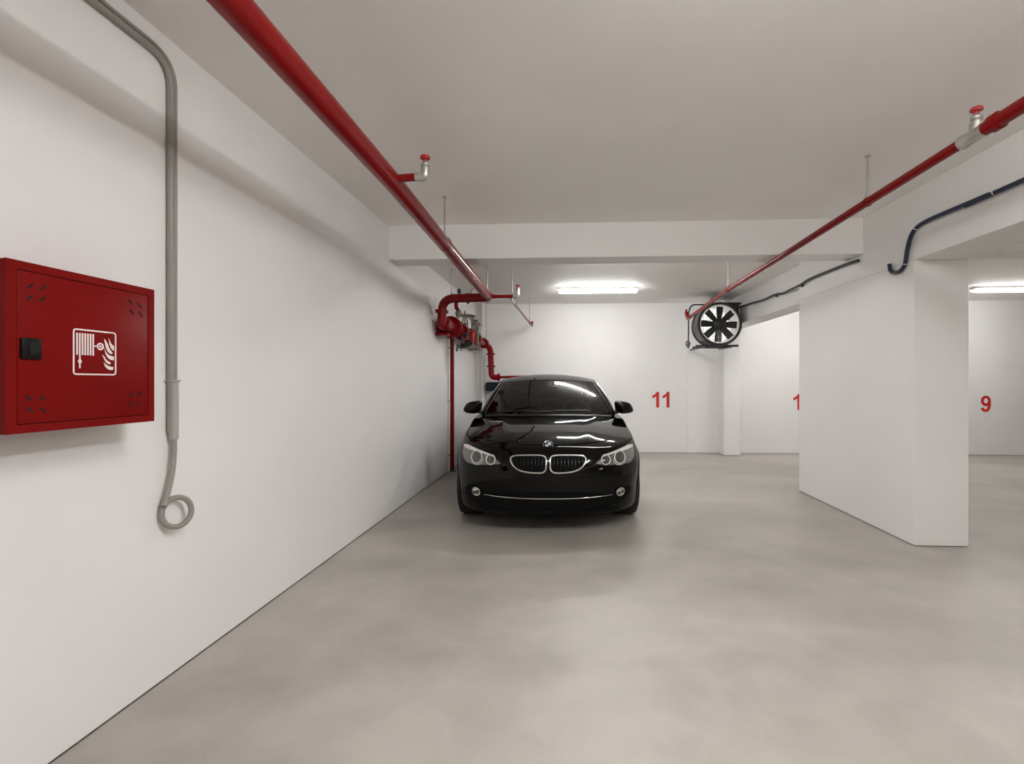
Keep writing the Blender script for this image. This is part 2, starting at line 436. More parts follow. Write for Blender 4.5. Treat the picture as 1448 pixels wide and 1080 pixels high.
# ------------------------------------------------------------------ sprinkler pipes
def sprinkler(parent, p, up=1):
    """galvanised upright fitting with a red cap; p is the centre of its foot"""
    p = Vector(p)
    s = MB().lathe([(0, 0), (.021, 0), (.024, .012), (.021, .024), (.027, .026), (.027, .040), (.019, .046), (.014, .056), (0, .056)], p, (0, 0, up), 20).build('sprinkler_fitting', M['galv'], parent)
    MB().lathe([(0, .050), (.012, .050), (.013, .064), (.028, .069), (.031, .078), (.026, .087), (.010, .089), (0, .089)], p, (0, 0, up), 20).build('red_cap', M['bright_red'], s)
    return s

mp = thing('sprinkler_main_pipe', 'thick red sprinkler main running overhead along the white wall', 'pipe', (-1.08, 1.5, 2.55))
A0 = Vector((-1.08, -3.9, 2.567)); A1 = Vector((-1.08, 2.9, 2.556)); A2 = Vector((-1.08, 6.36, 2.452))
MB().tube([A0, A1, A2], .057, 28).build('pipe_run', M['red'], mp)
EY = 6.45; EZ = 2.45
MB().tube([(-1.08, 6.30, 2.4535), (-1.08, 6.40, 2.451), (-1.085, 6.43, EZ), (-1.105, 6.45, EZ), (-1.19, EY, EZ)], [.058, .0585, .0595, .059, .058], 28).build('elbow', M['red'], mp)
MB().tube(rounded([(-1.15, EY, EZ), (-1.70, EY, EZ-.012), (-1.712, EY+.02, 2.10)], .16, 12), .057, 28).build('cross_run', M['red'], mp)
mb = MB()
for x in (-1.36,): mb.lathe([(.058, -.012), (.066, -.012), (.066, .012), (.058, .012)], (x, EY, EZ-.005), (1, 0, 0), 28, closed=True)
mb.box((-1.36, EY, EZ-.07), (.03, .03, .02), .004)
mb.build('coupling', M['red'], mp)
MB().sphere((-1.475, EY, EZ+.085), .034, .8, .8, 1.1).cyl((-1.475, EY, EZ+.03), (-1.475, EY, EZ+.08), .018).build('air_valve', M['blackmetal'], mp)
MB().tube(rounded([(-1.315, EY, EZ+.04), (-1.315, EY, EZ+.10), (-1.29, EY, EZ+.115)], .02), .008).build('gauge_stub', M['greymetal'], mp)
MB().cyl((-1.11, EY, EZ+.012), (-.745, EY, EZ+.012), .0225).lathe([(.0225, -.02), (.027, -.02), (.027, .02), (.0225, .02)], (-1.02, EY, EZ+.012), (1, 0, 0), 20, closed=True).build('branch_pipe', M['red'], mp)
e = MB().tube(rounded([(-.765, EY, EZ+.012), (-.70, EY, EZ+.012), (-.70, EY, EZ+.075)], .035), .026, 18).build('branch_elbow', M['galv'], mp)
sprinkler(mp, (-.70, EY, EZ+.072))
# first branch
TY = 2.90; TZ = 2.565
MB().cyl((-1.085, TY, TZ-.01), (-.905, TY, TZ), .0225).lathe([(.058, 0), (.052, .02), (.034, .036), (.030, .05), (.0225, .052)], (-1.085, TY, TZ-.01), (1, 0, .05), 22).build('branch_pipe', M['red'], mp)
MB().tube(rounded([(-.925, TY, TZ), (-.868, TY, TZ), (-.868, TY, TZ+.045)], .034), .0265, 18).build('branch_elbow', M['galv'], mp)
sprinkler(mp, (-.868, TY, TZ+.036))

# thin sprinkler branch towards the end wall
sb = thing('sprinkler_branch_pipe', 'thin red sprinkler branch slanting back under ceiling behind the main pipe', 'pipe', (-.79, 7.8, 2.4))
MB().tube([(-.795, EY+.03, 2.437), (-.795, EY+.42, 2.43)], .016).build('nipple', M['galv'], sb)
MB().tube([(-.795, EY+.38, 2.43), (-.735, 9.22, 2.388)], .0185).build('pipe_run', M['red'], sb)
MB().tube(rounded([(-.737, 9.16, 2.389), (-.735, 9.225, 2.388), (-.733, 9.225, 2.47)], .03), .020).build('end_elbow', M['red'], sb)

# second overhead line
rp = thing('sprinkler_line_pipe', 'red sprinkler line passing under the ceiling towards the fan', 'pipe', (2.05, 3.4, 2.6))
B1 = Vector((2.06, 3.45, 2.600)); B2 = Vector((1.985, 4.93, 2.529))
dv = (B2-B1)/(B2.y-B1.y)
at = lambda y: B1 + dv*(y-B1.y)
T = at(2.68); T.z = 2.632
far = Vector((1.925, 6.25, 2.474)); end = Vector((1.86, 8.02, 2.352))
MB().tube([T+(B1-T)*.04, B1, B2, far, end], [.0285, .0285, .028, .028, .028], 20).build('pipe_run', M['red'], rp)
N0 = T + Vector((.075, -3.9, .08))
MB().tube([T-(T-N0)*.015, N0], .036, 22).build('wide_pipe_run', M['red'], rp)
d = (B1-T).normalized()
mb = MB(); mb.lathe([(.030, -.075), (.037, -.075), (.037, -.045), (.034, -.04), (.034, .06), (.038, .066), (.038, .09), (.030, .09)], T, d, 24)
mb.cyl(T, T+Vector((0, 0, .058)), .031); mb.build('tee_fitting', M['galv'], rp)
sprinkler(rp, T+Vector((0, 0, .05)))
MB().lathe([(.037, -.005), (.045, -.005), (.045, .035), (.037, .035)], T-d*.10, -d, 24, closed=True).build('pipe_collar', M['red'], rp)
MB().tube(rounded([end-Vector((0, .2, -.012)), end, end+Vector((-.02, .03, .10))], .04), .030, 18).build('end_elbow', M['red'], rp)
sx = end+Vector((-.02, .03, .10))
MB().cyl(sx-Vector((0, 0, .02)), sx+Vector((0, 0, .05)), .017).build('end_stub', M['red'], rp)

# hangers
def hanger(x, y, ztop, zpipe, r, label, rod=.007, across=False):
    t = thing('pipe_hanger', label, 'pipe hanger', (x, y, ztop), 0, 'threaded rod pipe hangers')
    MB().cyl((x, y, zpipe+r+.01), (x, y, ztop), rod, 10).build('rod', M['rod'], t)
    MB().torus((x, y, zpipe), (0, 1, 0) if not across else (1, 0, 0), r+.002, .0028, 28, 8).build('clamp', M['red'], t)
    MB().box((x, y, zpipe+r+.014), (.022, .022, .022), .003).build('swivel_nut', M['rod'], t)
    MB().lathe([(.0, 0), (.018, 0), (.018, -.006), (.0, -.008)], (x, y, ztop), (0, 0, 1), 16).build('anchor', M['rod'], t)
mz = lambda y: A1.z + (A2.z-A1.z)*(y-A1.y)/(A2.y-A1.y)
hanger(-1.075, 4.15, CF, mz(4.15), .057, 'steel rod holding the thick red main in front of the crossing beam')
hanger(-1.078, 6.30, CB, mz(6.30), .058, 'steel rod holding the thick red main at its bend')
hanger(-.775, EY, CB, EZ+.012, .0225, 'steel rod holding the short red stub with silver elbow', across=True)
hanger(-1.575, EY, CB, EZ-.01, .057, 'steel rod above the red cross run near white wall', across=True)
hanger(-.742, 8.75, CB, 2.396, .0185, 'steel rod holding the thin red branch near the end wall')
hanger(at(3.55).x, 3.55, CF, at(3.55).z, .028, 'steel rod holding the red line in front of the crossing beam')
hanger(far.x+.002, 6.20, CB, 2.476, .028, 'steel rod holding the red line near the fan')
hanger(-1.60, 9.25, CB, 2.07, .052, 'steel rod holding the red drop pipe in the corner')

# ------------------------------------------------------------------ sprinkler valve station along the white wall
vs = thing('alarm_valve_station', 'red and grey sprinkler valve assembly in the corner above the car', 'valve assembly', (-1.69, 7.5, 2.1))
VX, VZ = -1.70, 2.12
zc = lambda y: VZ - .035*(y-6.6)
xc = lambda y: -1.70 + .045*(y-6.6)
def flange(y, r, th=.022, holes=8):
    mb = MB(); c = (xc(y), y, zc(y))
    mb.lathe([(.04, -th), (r, -th), (r, th), (.04, th)], c, (0, 1, 0), 32, closed=True)
    for k in range(holes):
        a = 2*PI*(k+.5)/holes; q = Vector((c[0]+math.cos(a)*(r-.022), y, c[2]+math.sin(a)*(r-.022)))
        mb.cyl(q-Vector((0, th+.014, 0)), q+Vector((0, th+.014, 0)), .010, 6)
    return mb.build('flange', M['red'], vs)
# drop elbow with big body
MB().tube(catmull([(-1.712, 6.47, 2.26), (-1.712, 6.475, 2.20), (-1.708, 6.50, 2.13), (-1.70, 6.60, 2.115), (-1.698, 6.80, 2.112)], 8), [.058]*8+[.064]*8+[.090]*8+[.098]*9, 28).build('elbow_body', M['red'], vs)
MB().lathe([(.05, -.02), (.085, -.02), (.085, .02), (.05, .02)], (-1.712, 6.47, 2.275), (0, 0, 1), 28, closed=True).build('drop_flange', M['red'], vs)
flange(6.86, .150)
flange(6.93, .150)
MB().tube([(xc(6.95), 6.95, zc(6.95)), (xc(7.25), 7.25, zc(7.25)), (xc(7.36), 7.36, zc(7.36))], [.075, .066, .075], 24).build('spool', M['red'], vs)
flange(7.38, .118); flange(7.46, .118)
# wall support and foot
MB().lohi((W, 6.66, 1.985), (W+.05, 6.74, 2.16), .006).lohi((W, 6.60, 1.97), (-1.66, 6.80, 2.005), .006).build('support_bracket', M['red'], vs)
# gate valve with rising stem and hand wheel
gv = MB().tube([(xc(7.48), 7.48, zc(7.48)), (xc(7.62), 7.62, zc(7.62)), (xc(7.76), 7.76, zc(7.76))], [.075, .10, .075], 24)
gv.lohi((xc(7.62)-.045, 7.55, zc(7.62)), (xc(7.62)+.045, 7.69, zc(7.62)+.17), .02)
gate = gv.build('gate_valve', M['greymetal'], vs)
mb = MB()
for sx_ in (-.045, .045): mb.cyl((xc(7.62)+sx_, 7.62, zc(7.62)+.14), (xc(7.62)+sx_*.5, 7.62, zc(7.62)+.29), .011, 10)
mb.cyl((xc(7.62), 7.62, zc(7.62)+.1), (xc(7.62), 7.62, zc(7.62)+.36), .011, 10); mb.build('stem', M['greymetal'], gate)
mb = MB(); hw = Vector((xc(7.62)+.03, 7.62, zc(7.62)+.285)); mb.torus(hw, (0.05, 0, 1), .135, .011, 36, 8)
for k in range(5): mb.cyl(hw, hw+Vector((math.cos(k*2*PI/5+.3)*.13, math.sin(k*2*PI/5+.3)*.13, 0)), .009, 8)
mb.lathe([(0, -.02), (.025, -.02), (.025, .02), (0, .02)], hw, (0, 0, 1), 16); mb.build('hand_wheel', M['greymetal'], gate)
flange(7.80, .118)
# alarm check valve
MB().tube([(xc(7.82), 7.82, zc(7.82)), (xc(8.0), 8.0, zc(8.0)), (xc(8.2), 8.2, zc(8.2))], [.08, .115, .08], 24).build('check_valve', M['red'], vs)
MB().lathe([(0, 0), (.085, 0), (.085, .028), (.06, .04), (0, .042)], (xc(8.0)+.06, 8.0, zc(8.0)+.05), (.7, -.5, .4), 22).build('valve_cover', M['blackmetal'], vs)
flange(8.24, .115); flange(8.32, .115)
# small drop from the cross run
MB().tube(rounded([(-1.515, EY, EZ-.05), (-1.515, EY, EZ-.13), (-1.50, EY+.06, EZ-.16)], .03), .026, 16).build('bypass_pipe', M['red'], vs)
mb = MB().sphere((-1.495, EY+.05, EZ-.20), .045, 1, .9, 1).cyl((-1.495, EY+.05, EZ-.26), (-1.495, EY+.05, EZ-.15), .03)
mb.cyl((-1.495, EY+.05, EZ-.20), (-1.40, EY+.09, EZ-.235), .018).build('pressure_switch', M['greymetal'], vs)
MB().tube(catmull([(-1.41, EY+.09, EZ-.23), (-1.35, EY+.10, EZ-.265), (-1.33, EY+.3, EZ-.34), (-1.40, 7.2, EZ-.40)], 6), .010, 8).build('control_tube', M['greymetal'], vs)
# retard chamber and trim in front
MB().lathe([(0, 0), (.028, .004), (.045, .03), (.048, .08), (.048, .17), (.043, .21), (.022, .24), (0, .245)], (-1.475, 7.35, 1.885), (0, 0, 1), 22).build('retard_chamber', M['bright_red'], vs)
mb = MB().lohi((-1.425, 7.33, 1.88), (-1.385, 7.37, 2.26), .008).lohi((-1.49, 7.32, 2.175), (-1.39, 7.38, 2.27), .01).cyl((-1.47, 7.35, 2.12), (-1.47, 7.35, 2.30), .03)
mb.cyl((-1.41, 7.35, 2.24), (-1.36, 7.35, 2.19), .012).build('water_motor_alarm', M['greymetal'], vs)
mb = MB().cyl((-1.70, 7.25, 1.865), (-1.36, 7.32, 1.845), .027).cyl((-1.52, 7.29, 1.84), (-1.38, 7.32, 1.86), .036)
for x_ in (-1.64, -1.52, -1.46, -1.38): mb.cyl((x_, 7.28, 1.80), (x_, 7.28, 1.93), .010, 8)
mb.lohi((-1.40, 7.28, 1.815), (-1.33, 7.36, 1.83), .004)
mb.build('trim_pipe', M['greymetal'], vs)
MB().tube(rounded([(-1.60, 7.2, 1.90), (-1.60, 7.2, 2.02), (-1.52, 7.2, 2.05)], .03), .020, 12).cyl((-1.62, 7.2, 1.86), (-1.46, 7.22, 1.93), .034, 14).build('drain_valve', M['blackmetal'], vs)
MB().cyl((-1.675, 7.16, 1.80), (-1.668, 7.16, 1.90), .010, 8).lohi((-1.685, 7.15, 1.785), (-1.66, 7.17, 1.83), .004).build('drain_lever', M['green'], vs)
# run to the corner, drop and run behind the car
MB().tube([(xc(8.3), 8.3, zc(8.3)), (xc(9.0), 9.0, zc(9.0)-.01)], .055, 24).build('rear_spool', M['red'], vs)
flange(8.95, .09)
MB().cyl((-1.60, 8.98, 2.06), (-1.60, 8.98, 2.15), .018).build('vent_stub', M['red'], vs)
MB().tube(rounded([(-1.66, 9.0, 2.03), (-1.515, 9.2, 2.0), (-1.495, 9.2, 1.425), (-1.33, 9.2, 1.425)], .16, 12), .053, 24).build('drop_pipe', M['red'], vs)
for (p, dd) in (((-1.508, 9.2, 1.86), (0, 0, 1)), ((-1.502, 9.2, 1.63), (0, 0, 1)), ((-1.36, 9.2, 1.425), (1, 0, 0))):
    mb = MB(); mb.lathe([(.053, -.018), (.062, -.018), (.062, .018), (.053, .018)], p, dd, 24, closed=True)
    for k in (-1, 1): mb.box((p[0]+k*.068*(dd[2]), p[1], p[2]+k*.068*dd[0]), (.02, .02, .03), .003)
    mb.build('coupling', M['red'], vs)
MB().cyl((-1.36, 9.2, 1.425), (-.70, 9.2, 1.44), .024).build('outlet_pipe', M['red'], vs)
rs = thing('riser_pipe', 'thin red vertical pipe dropping from valves to the floor', 'pipe', (-1.79, 7.35, 0))
MB().cyl((-1.788, 7.35, .01), (-1.788, 7.35, 2.06), .029, 18).build('pipe_run', M['red'], rs)
MB().lathe([(.029, 0), (.05, 0), (.048, .02), (.029, .028)], (-1.788, 7.35, 0), (0, 0, 1), 20).build('floor_collar', M['joint'], rs)
wp = thing('drain_tube', 'slim white tube clipped beside the thin red vertical pipe', 'tube', (-1.822, 7.30, 0))
MB().cyl((-1.824, 7.30, .0), (-1.824, 7.30, 1.98), .014, 12).build('tube', M['whitepipe'], wp)
for z_ in (.25, 1.05, 1.84): MB().lohi((W, 7.28, z_), (-1.806, 7.32, z_+.012), .002).build('clip', M['greymetal'], wp)
dp = thing('downpipe', 'white downpipe standing in the corner behind the red valves', 'pipe', (-1.69, 9.39, 0))
MB().cyl((-1.69, 9.39, 0), (-1.69, 9.39, CB), .045, 20).build('pipe', M['whitepipe'], dp)
bb = thing('pump_box', 'dark blue box on end wall behind the car roof', 'box', (-1.46, BY, 1.24))
MB().lohi((-1.60, BY-.20, 1.165), (-1.22, BY, 1.335), .012).build('casing', M['bluebox'], bb)
MB().lohi((-1.615, BY-.17, 1.18), (-1.60, BY-.03, 1.32), .004).build('end_plate', M['black'], bb)

# ------------------------------------------------------------------ cables
cb = thing('blue_cable', 'thick dark blue cable along the lengthwise beam, hooking down the pillar', 'cable', (2.78, 3.8, 2.6))
CX = 2.778
pts = [(CX, -2.0, 2.585), (CX, 3.2, 2.588), (CX, 3.45, 2.594), (CX, 3.87, 2.604), (CX, 4.03, 2.604), (CX, 4.13, 2.590), (CX, 4.20, 2.545), (CX, 4.245, 2.45), (CX, 4.275, 2.335), (CX, 4.33, 2.287), (CX, 4.40, 2.283), (CX, 4.46, 2.310), (CX, 4.475, 2.352), (CX, 4.478, 2.375)]
MB().tube(catmull(pts, 6), .0165, 12).build('cable', M['cable'], cb)
for (p, dd) in (((CX, 3.40, 2.593), (0, 1, .02)), ((CX, 4.145, 2.585), (0, .7, -.5)), ((CX, 4.282, 2.328), (0, .3, -1))):
    MB().torus(p, dd, .0185, .0035, 20, 6).build('cable_tie', M['tie'], cb)
fc = thing('fan_cable', 'black cable from beam to the fan', 'cable', (2.78, 6.5, 2.55))
pts = [(CX, 4.95, 2.52), (CX, 5.25, 2.536), (CX, 5.9, 2.543), (CX, 6.15, 2.522), (CX+.05, 6.5, 2.535), (CX+.10, 6.9, 2.548), (CX+.09, 7.15, 2.572), (CX+.10, 7.6, 2.572), (CX+.10, 8.1, 2.600), (CX+.07, 8.4, 2.60), (2.80, 8.62, 2.60)]
MB().tube(catmull(pts, 6), .015, 10).build('cable', M['blackcable'], fc)
for (x_, y_, z_) in ((CX, 6.13, 2.515), (CX+.10, 7.12, 2.56)): MB().box((x_+.006, y_, z_), (.03, .03, .045), .004).build('clip', M['blackcable'], fc)

# ------------------------------------------------------------------ extractor fan
fan = thing('extractor_fan', 'black round extractor fan with eight blades mounted high on end wall', 'fan', (2.446, 8.76, 2.297))
FXc, FZc = 2.446, 2.297; FF, FB = 8.30, 8.76
MB().lathe([(.322, 0), (.356, 0), (.362, .012), (.362, .05), (.344, .055), (.344, .42), (.358, .425), (.358, .46), (.322, .46)], (FXc, FF, FZc), (0, 1, 0), 56, closed=True).build('housing', M['blackmetal'], fan)
MB().lathe([(.321, .44), (.321, .012), (.306, .010), (.306, .435)], (FXc, FF, FZc), (0, 1, 0), 56, closed=True).build('inner_ring', M['whitepaint'], fan)
MB().lathe([(0, .445), (.322, .445), (.322, .458), (0, .458)], (FXc, FF, FZc), (0, 1, 0), 48).build('glow_disc', M['duct_glow'], fan)  # glowing disc added behind the blades, stands in for light from outside
mb = MB()
for q in range(-5, 6):
    w_ = math.sqrt(max(0, .305**2-(q*.055)**2))
    mb.cyl((FXc+q*.055, FF+.40, FZc-w_), (FXc+q*.055, FF+.40, FZc+w_), .003, 6)
    mb.cyl((FXc-w_, FF+.406, FZc+q*.055), (FXc+w_, FF+.406, FZc+q*.055), .003, 6)
mb.build('guard_mesh', M['greymetal'], fan)
imp = MB().lathe([(0, .004), (.03, .0), (.06, .010), (.088, .035), (.088, .115), (0, .115)], (FXc, FF, FZc), (0, 1, 0), 32).build('hub', M['blackmetal'], fan)
MB().torus((FXc, FF+.006, FZc), (0, 1, 0), .028, .006, 24, 8).build('hub_ring', M['greymetal'], imp)
for k in range(8):
    a = 2*PI*k/8 + R(3)
    er = Vector((math.sin(a), 0, math.cos(a))); et = Vector((math.cos(a), 0, -math.sin(a)))
    mb = MB(); rows = []
    for (rad, hw_, tw) in ((.066, .040, .024), (.135, .048, .018), (.21, .054, .014), (.294, .056, .010)):
        row = []
        for j in range(5):
            q = -1+j/2
            row.append(Vector((FXc, FF+.055, FZc)) + er*rad + et*hw_*q + Vector((0, tw*q + .006*(1-q*q), 0)))
        rows.append(row)
    V = [[(mb.bm.verts.new(p), mb.bm.verts.new(p+Vector((0, .005, 0)))) for p in row] for row in rows]
    for i in range(3):
        for j in range(4):
            for s_ in (0, 1): mb.bm.faces.new((V[i][j][s_], V[i+1][j][s_], V[i+1][j+1][s_], V[i][j+1][s_]))
    for i in range(3):
        for j in (0, 4): mb.bm.faces.new((V[i][j][0], V[i+1][j][0], V[i+1][j][1], V[i][j][1]))
    for j in range(4):
        for i in (0, 3): mb.bm.faces.new((V[i][j][0], V[i][j+1][0], V[i][j+1][1], V[i][j][1]))
    mb.build('blade', M['blackmetal'], fan)
# mounting frame
mb = MB()
mb.lohi((2.06, 8.33, 1.920), (2.76, 8.37, 1.955), .004).lohi((2.10, 8.70, 1.920), (2.76, 8.74, 1.955), .004)
for x_ in (2.24, 2.70): mb.lohi((x_-.02, 8.33, 1.925), (x_+.02, BY-.02 if x_ < 2.5 else 9.20, 1.952), .004)
for x_ in (2.34, 2.58): mb.lohi((x_-.02, 8.37, 1.945), (x_+.02, 8.43, 2.00), .004)
mb.build('support_frame', M['blackmetal'], fan)
mb = MB().lohi((2.42, 8.62, 2.668), (2.90, 9.16, 2.70), .004).lohi((2.72, 8.70, 2.40), (2.88, 8.74, 2.68), .004)
mb.build('mounting_plate', M['blackmetal'], fan)
MB().lohi((2.70, 8.52, 2.50), (2.83, 8.66, 2.65), .012).build('junction_box', M['blackmetal'], fan)
MB().tube(rounded([(2.55, 8.70, 2.678), (2.08, 8.70, 2.678), (2.03, 8.70, 2.56), (2.025, 8.70, 1.92)], .08), .012, 12).build('cable_tube', M['blackcable'], fan)
MB().sphere((2.018, 8.70, 2.00), .048, .9, .5, 1.2).build('cable_gland', M['greymetal'], fan)

# ------------------------------------------------------------------ the car (local: x right seen from the front, y rearwards, z up)
car = thing('car', 'black four-door saloon parked nose out beside white wall', 'car', (-.199, 4.25, 0), math.atan(.0464))

def lerp_tab(tab, t):
    if t <= tab[0][0]: return tab[0][1]
    for (a, va), (b, vb) in zip(tab, tab[1:]):
        if t <= b:
            q = (t-a)/(b-a); return va+(vb-va)*q
    return tab[-1][1]
def smooth_tab(tab):
    n = 240; x0, x1 = tab[0][0], tab[-1][0]
    v = [lerp_tab(tab, x0+(x1-x0)*k/n) for k in range(n+1)]
    for _ in range(18): v = [v[0]]+[(v[i-1]+2*v[i]+v[i+1])/4 for i in range(1, n)]+[v[-1]]
    return lambda t: v[0] if t <= x0 else v[-1] if t >= x1 else (lambda f: v[int(f)]+(v[min(n, int(f)+1)]-v[int(f)])*(f-int(f)))((t-x0)/(x1-x0)*n)
zsh = smooth_tab([(.0, .728), (.08, .738), (.30, .775), (.55, .805), (1.0, .855), (1.6, .900), (2.6, .935), (3.8, .965), (4.4, .965), (4.9, .93)])
zce = smooth_tab([(.0, .735), (.08, .752), (.22, .800), (.45, .848), (.80, .895), (1.2, .930), (1.6, .955), (2.4, .985), (3.8, 1.03), (4.6, 1.035), (4.9, .98)])
YM, NF_ = .86, 2.9
def outline(w, yf, yr=4.88, N=90):
    P = []
    for k in range(N+1):
        a = -PI/2 + PI*k/N
        sx = math.sin(a); cx = math.cos(a)
        P.append((w*math.copysign(abs(sx)**(2/NF_), sx), YM-(YM-yf)*max(0, cx)**(2/NF_)))
    M2 = 140
    for k in range(1, M2): P.append((w, YM+(4.0-YM)*k/M2))
    K = 40
    for k in range(K+1):
        a = PI/2 - PI*k/K
        sx = math.sin(a); cx = math.cos(a)
        P.append((w*math.copysign(abs(sx)**(2/3.0), sx), 4.0+(yr-4.0)*max(0, cx)**(2/3.0)))
    for k in range(1, M2): P.append((-w, 4.0-(4.0-YM)*k/M2))
    return P
def halfw(y, w=.905, yf=.085):
    if y < YM:
        q = max(0., min(1., (YM-y)/(YM-yf))); return w*max(1e-4, 1-q**NF_)**(1/NF_)
    if y > 4.0:
        q = max(0., min(1., (y-4.0)/.87)); return w*max(1e-4, 1-q**3.0)**(1/3.0)
    return w
WT, YFT = .900, .088
def ztop(x, y):
    h = max(.02, halfw(y, WT, YFT)); q = min(1., abs(x)/h)
    z = zce(y)-(zce(y)-zsh(y))*q**2.3
    # hood creases running from the grille to the screen pillars
    if y < 1.75:
        xr = .36+.22*min(1, max(0, (y-.1)/1.5)); f = min(1, max(0, (y-.18)/.3))*min(1, max(0, (1.75-y)/.3))
        z += .010*f*math.exp(-((abs(x)-xr)/.075)**2)
    return z
def sstep(a, b, t):
    q = max(0., min(1., (t-a)/(b-a))); return q*q*(3-2*q)
def xsc(y, z):                       # the nose is narrower than the doors and leans in towards the bonnet
    return 1-.035*(1-sstep(.9, 2.1, y)) - .040*sstep(.55, .76, z)*(1-sstep(.55, 1.7, y))
def ztops(x, y): return ztop(x/xsc(y, 1), y)
rows = [(.175, .84, .16), (.178, .872, .10), (.195, .890, .065), (.235, .900, .050), (.29, .906, .040), (.345, .910, .030), (.40, .912, .016), (.445, .918, .005), (.50, .923, .0),
        (.55, .926, .004), (.60, .927, .014), (.64, .925, .026), (.675, .921, .040), (.702, .915, .054), (.722, .908, .069), (.735, .903, .080)]
rows = [tuple(v) for v in catmull([Vector(r_) for r_ in rows], 3)]
def rowpts(z, w, yf, wsc=1.0):
    out = []
    for (x, y) in outline(w, yf):
        zz = z if z <= .45 else .45+(z-.45)*(zsh(y)-.45)/(.738-.45)
        out.append(Vector((x*xsc(y, z), y, zz)))
    return out
bm = bmesh.new(); RING = []
for (z, w, yf) in rows: RING.append([bm.verts.new(p) for p in rowpts(z, w, yf)])
base_o = outline(WT, YFT)
for s_ in (1.0, .985, .965, .94, .91, .87, .82, .76, .70, .63, .56, .49, .42, .35, .28, .21, .14, .07):
    rg = []
    for (x, y) in base_o:
        y2 = 2.45+(y-2.45)*(1-(1-s_)*.62); x2 = x*s_
        h = halfw(y2, WT, YFT)
        rg.append(bm.verts.new((max(-h, min(h, x2))*xsc(y2, 1), y2, ztop(x2, y2) + (.003 if s_ == 1.0 else .006 if s_ < .99 else .005))))
    RING.append(rg)
n = len(RING[0])
for A, B in zip(RING, RING[1:]):
    for k in range(n): bm.faces.new((A[k], A[(k+1) % n], B[(k+1) % n], B[k]))
bm.faces.new(RING[0][::-1])
L = RING[-1]; h2 = n//2
bm.faces.new(L)
bmesh.ops.recalc_face_normals(bm, faces=bm.faces)
bm.normal_update()
BV = BVHTree.FromBMesh(bm)
# open the wheel arches
AX = ((.86, .340), (3.82, .340))
dead = []
for f in bm.faces:
    c = f.calc_center_median()
    for (ya, ra) in AX:
        if abs(c.x) > .55 and math.hypot(c.y-ya, c.z-.335) < .365 and c.z < .72: dead.append(f); break
bmesh.ops.delete(bm, geom=dead, context='FACES')
mb = MB(); mb.bm.free(); mb.bm = bm
body = mb.build('body_shell', M['paint'], car, local=True, angle=60)

def front(x, z, off=0.):
    h, nrm, _, _ = BV.ray_cast(Vector((x, -2, z)), Vector((0, 1, 0)))
    if h is None: return Vector((x, .3, z))
    return h + nrm*off if off else h
def top(x, y, off=0.):
    h, nrm, _, _ = BV.ray_cast(Vector((x, y, 3)), Vector((0, 0, -1)))
    return (h if h is not None else Vector((x, y, .8))) + Vector((0, 0, off))
def side(sgn, y, z, off=0.):
    h, nrm, _, _ = BV.ray_cast(Vector((sgn*3, y, z)), Vector((-sgn, 0, 0)))
    return (h if h is not None else Vector((sgn*.9, y, z))) + Vector((sgn*off, 0, 0))
def patch(poly, off, drop=.012, rings=9, proj=front, smooth=0, dome=0.):
    if smooth: poly = [(p.x, p.y) for p in catmull([Vector((a, b, 0)) for a, b in poly], smooth, closed=True)]
    cx = sum(p[0] for p in poly)/len(poly); cz = sum(p[1] for p in poly)/len(poly)
    mb = MB(); prev = None
    c = mb.bm.verts.new(proj(cx, cz, off+dome))
    for k in range(1, rings+1):
        s_ = k/rings
        ring = [mb.bm.verts.new(proj(cx+(a-cx)*s_, cz+(b-cz)*s_, off+dome*(1-s_*s_))) for a, b in poly]
        m = len(ring)
        for i in range(m):
            if prev is None: mb.bm.faces.new((c, ring[i], ring[(i+1) % m]))
            else: mb.bm.faces.new((prev[i], ring[i], ring[(i+1) % m], prev[(i+1) % m]))
        prev = ring
    low = [mb.bm.verts.new(proj(a, b, off-drop)) for a, b in poly]
    for i in range(m): mb.bm.faces.new((prev[i], low[i], low[(i+1) % m], prev[(i+1) % m]))
    return mb

# arch lips and wheel wells
for (ya, ra) in AX:
    for sg in (-1, 1):
        MB().tube([side(sg, ya+.372*math.cos(a), .335+.372*math.sin(a), -.006) for a in [PI*(-.12)+PI*1.24*k/30 for k in range(31)]], .017, 10).build('arch_lip', M['paint'], car, local=True)
        mb = MB(); mb.lathe([(0, 0), (.36, 0), (.36, .24), (.348, .24), (.348, .012), (0, .012)], (sg*.60, ya, .335), (sg, 0, 0), 36)
        for v in list(mb.bm.verts):
            if v.co.z < .215: v.co.z = .215
        mb.build('wheel_well', M['mesh'], car, local=True)
MB().lohi((-.60, .45, .17), (.60, 4.6, .24), .02).lohi((-.78, 1.30, .17), (.78, 3.38, .235), .02).build('underbody', M['mesh'], car, local=True)

# hood panel
HO = []
def hood_edge(v): return .575+.135*v
mb = MB(); NU, NV = 48, 30; G = []
for j in range(-1, NV+2):
    v = max(0, min(1, j/NV)); row = []
    for i in range(-1, NU+2):
        u = max(0, min(1, i/NU))*2-1
        xe = hood_edge(v); x = u*xe
        yf = .150+.20*abs(u)**2.4; yr = 1.43+.20*abs(u)**2.2
        y = yf+(yr-yf)*v
        o = .0065 if (0 <= i <= NU and 0 <= j <= NV) else -.006
        row.append(mb.bm.verts.new(Vector((x, y, ztops(x, y)+.006+o-.0005))))
    G.append(row)
for j in range(len(G)-1):
    for i in range(len(G[0])-1):
        try: mb.bm.faces.new((G[j][i], G[j][i+1], G[j+1][i+1], G[j+1][i]))
        except Exception: pass
hood = mb.build('hood', M['paint'], car, local=True, angle=40)

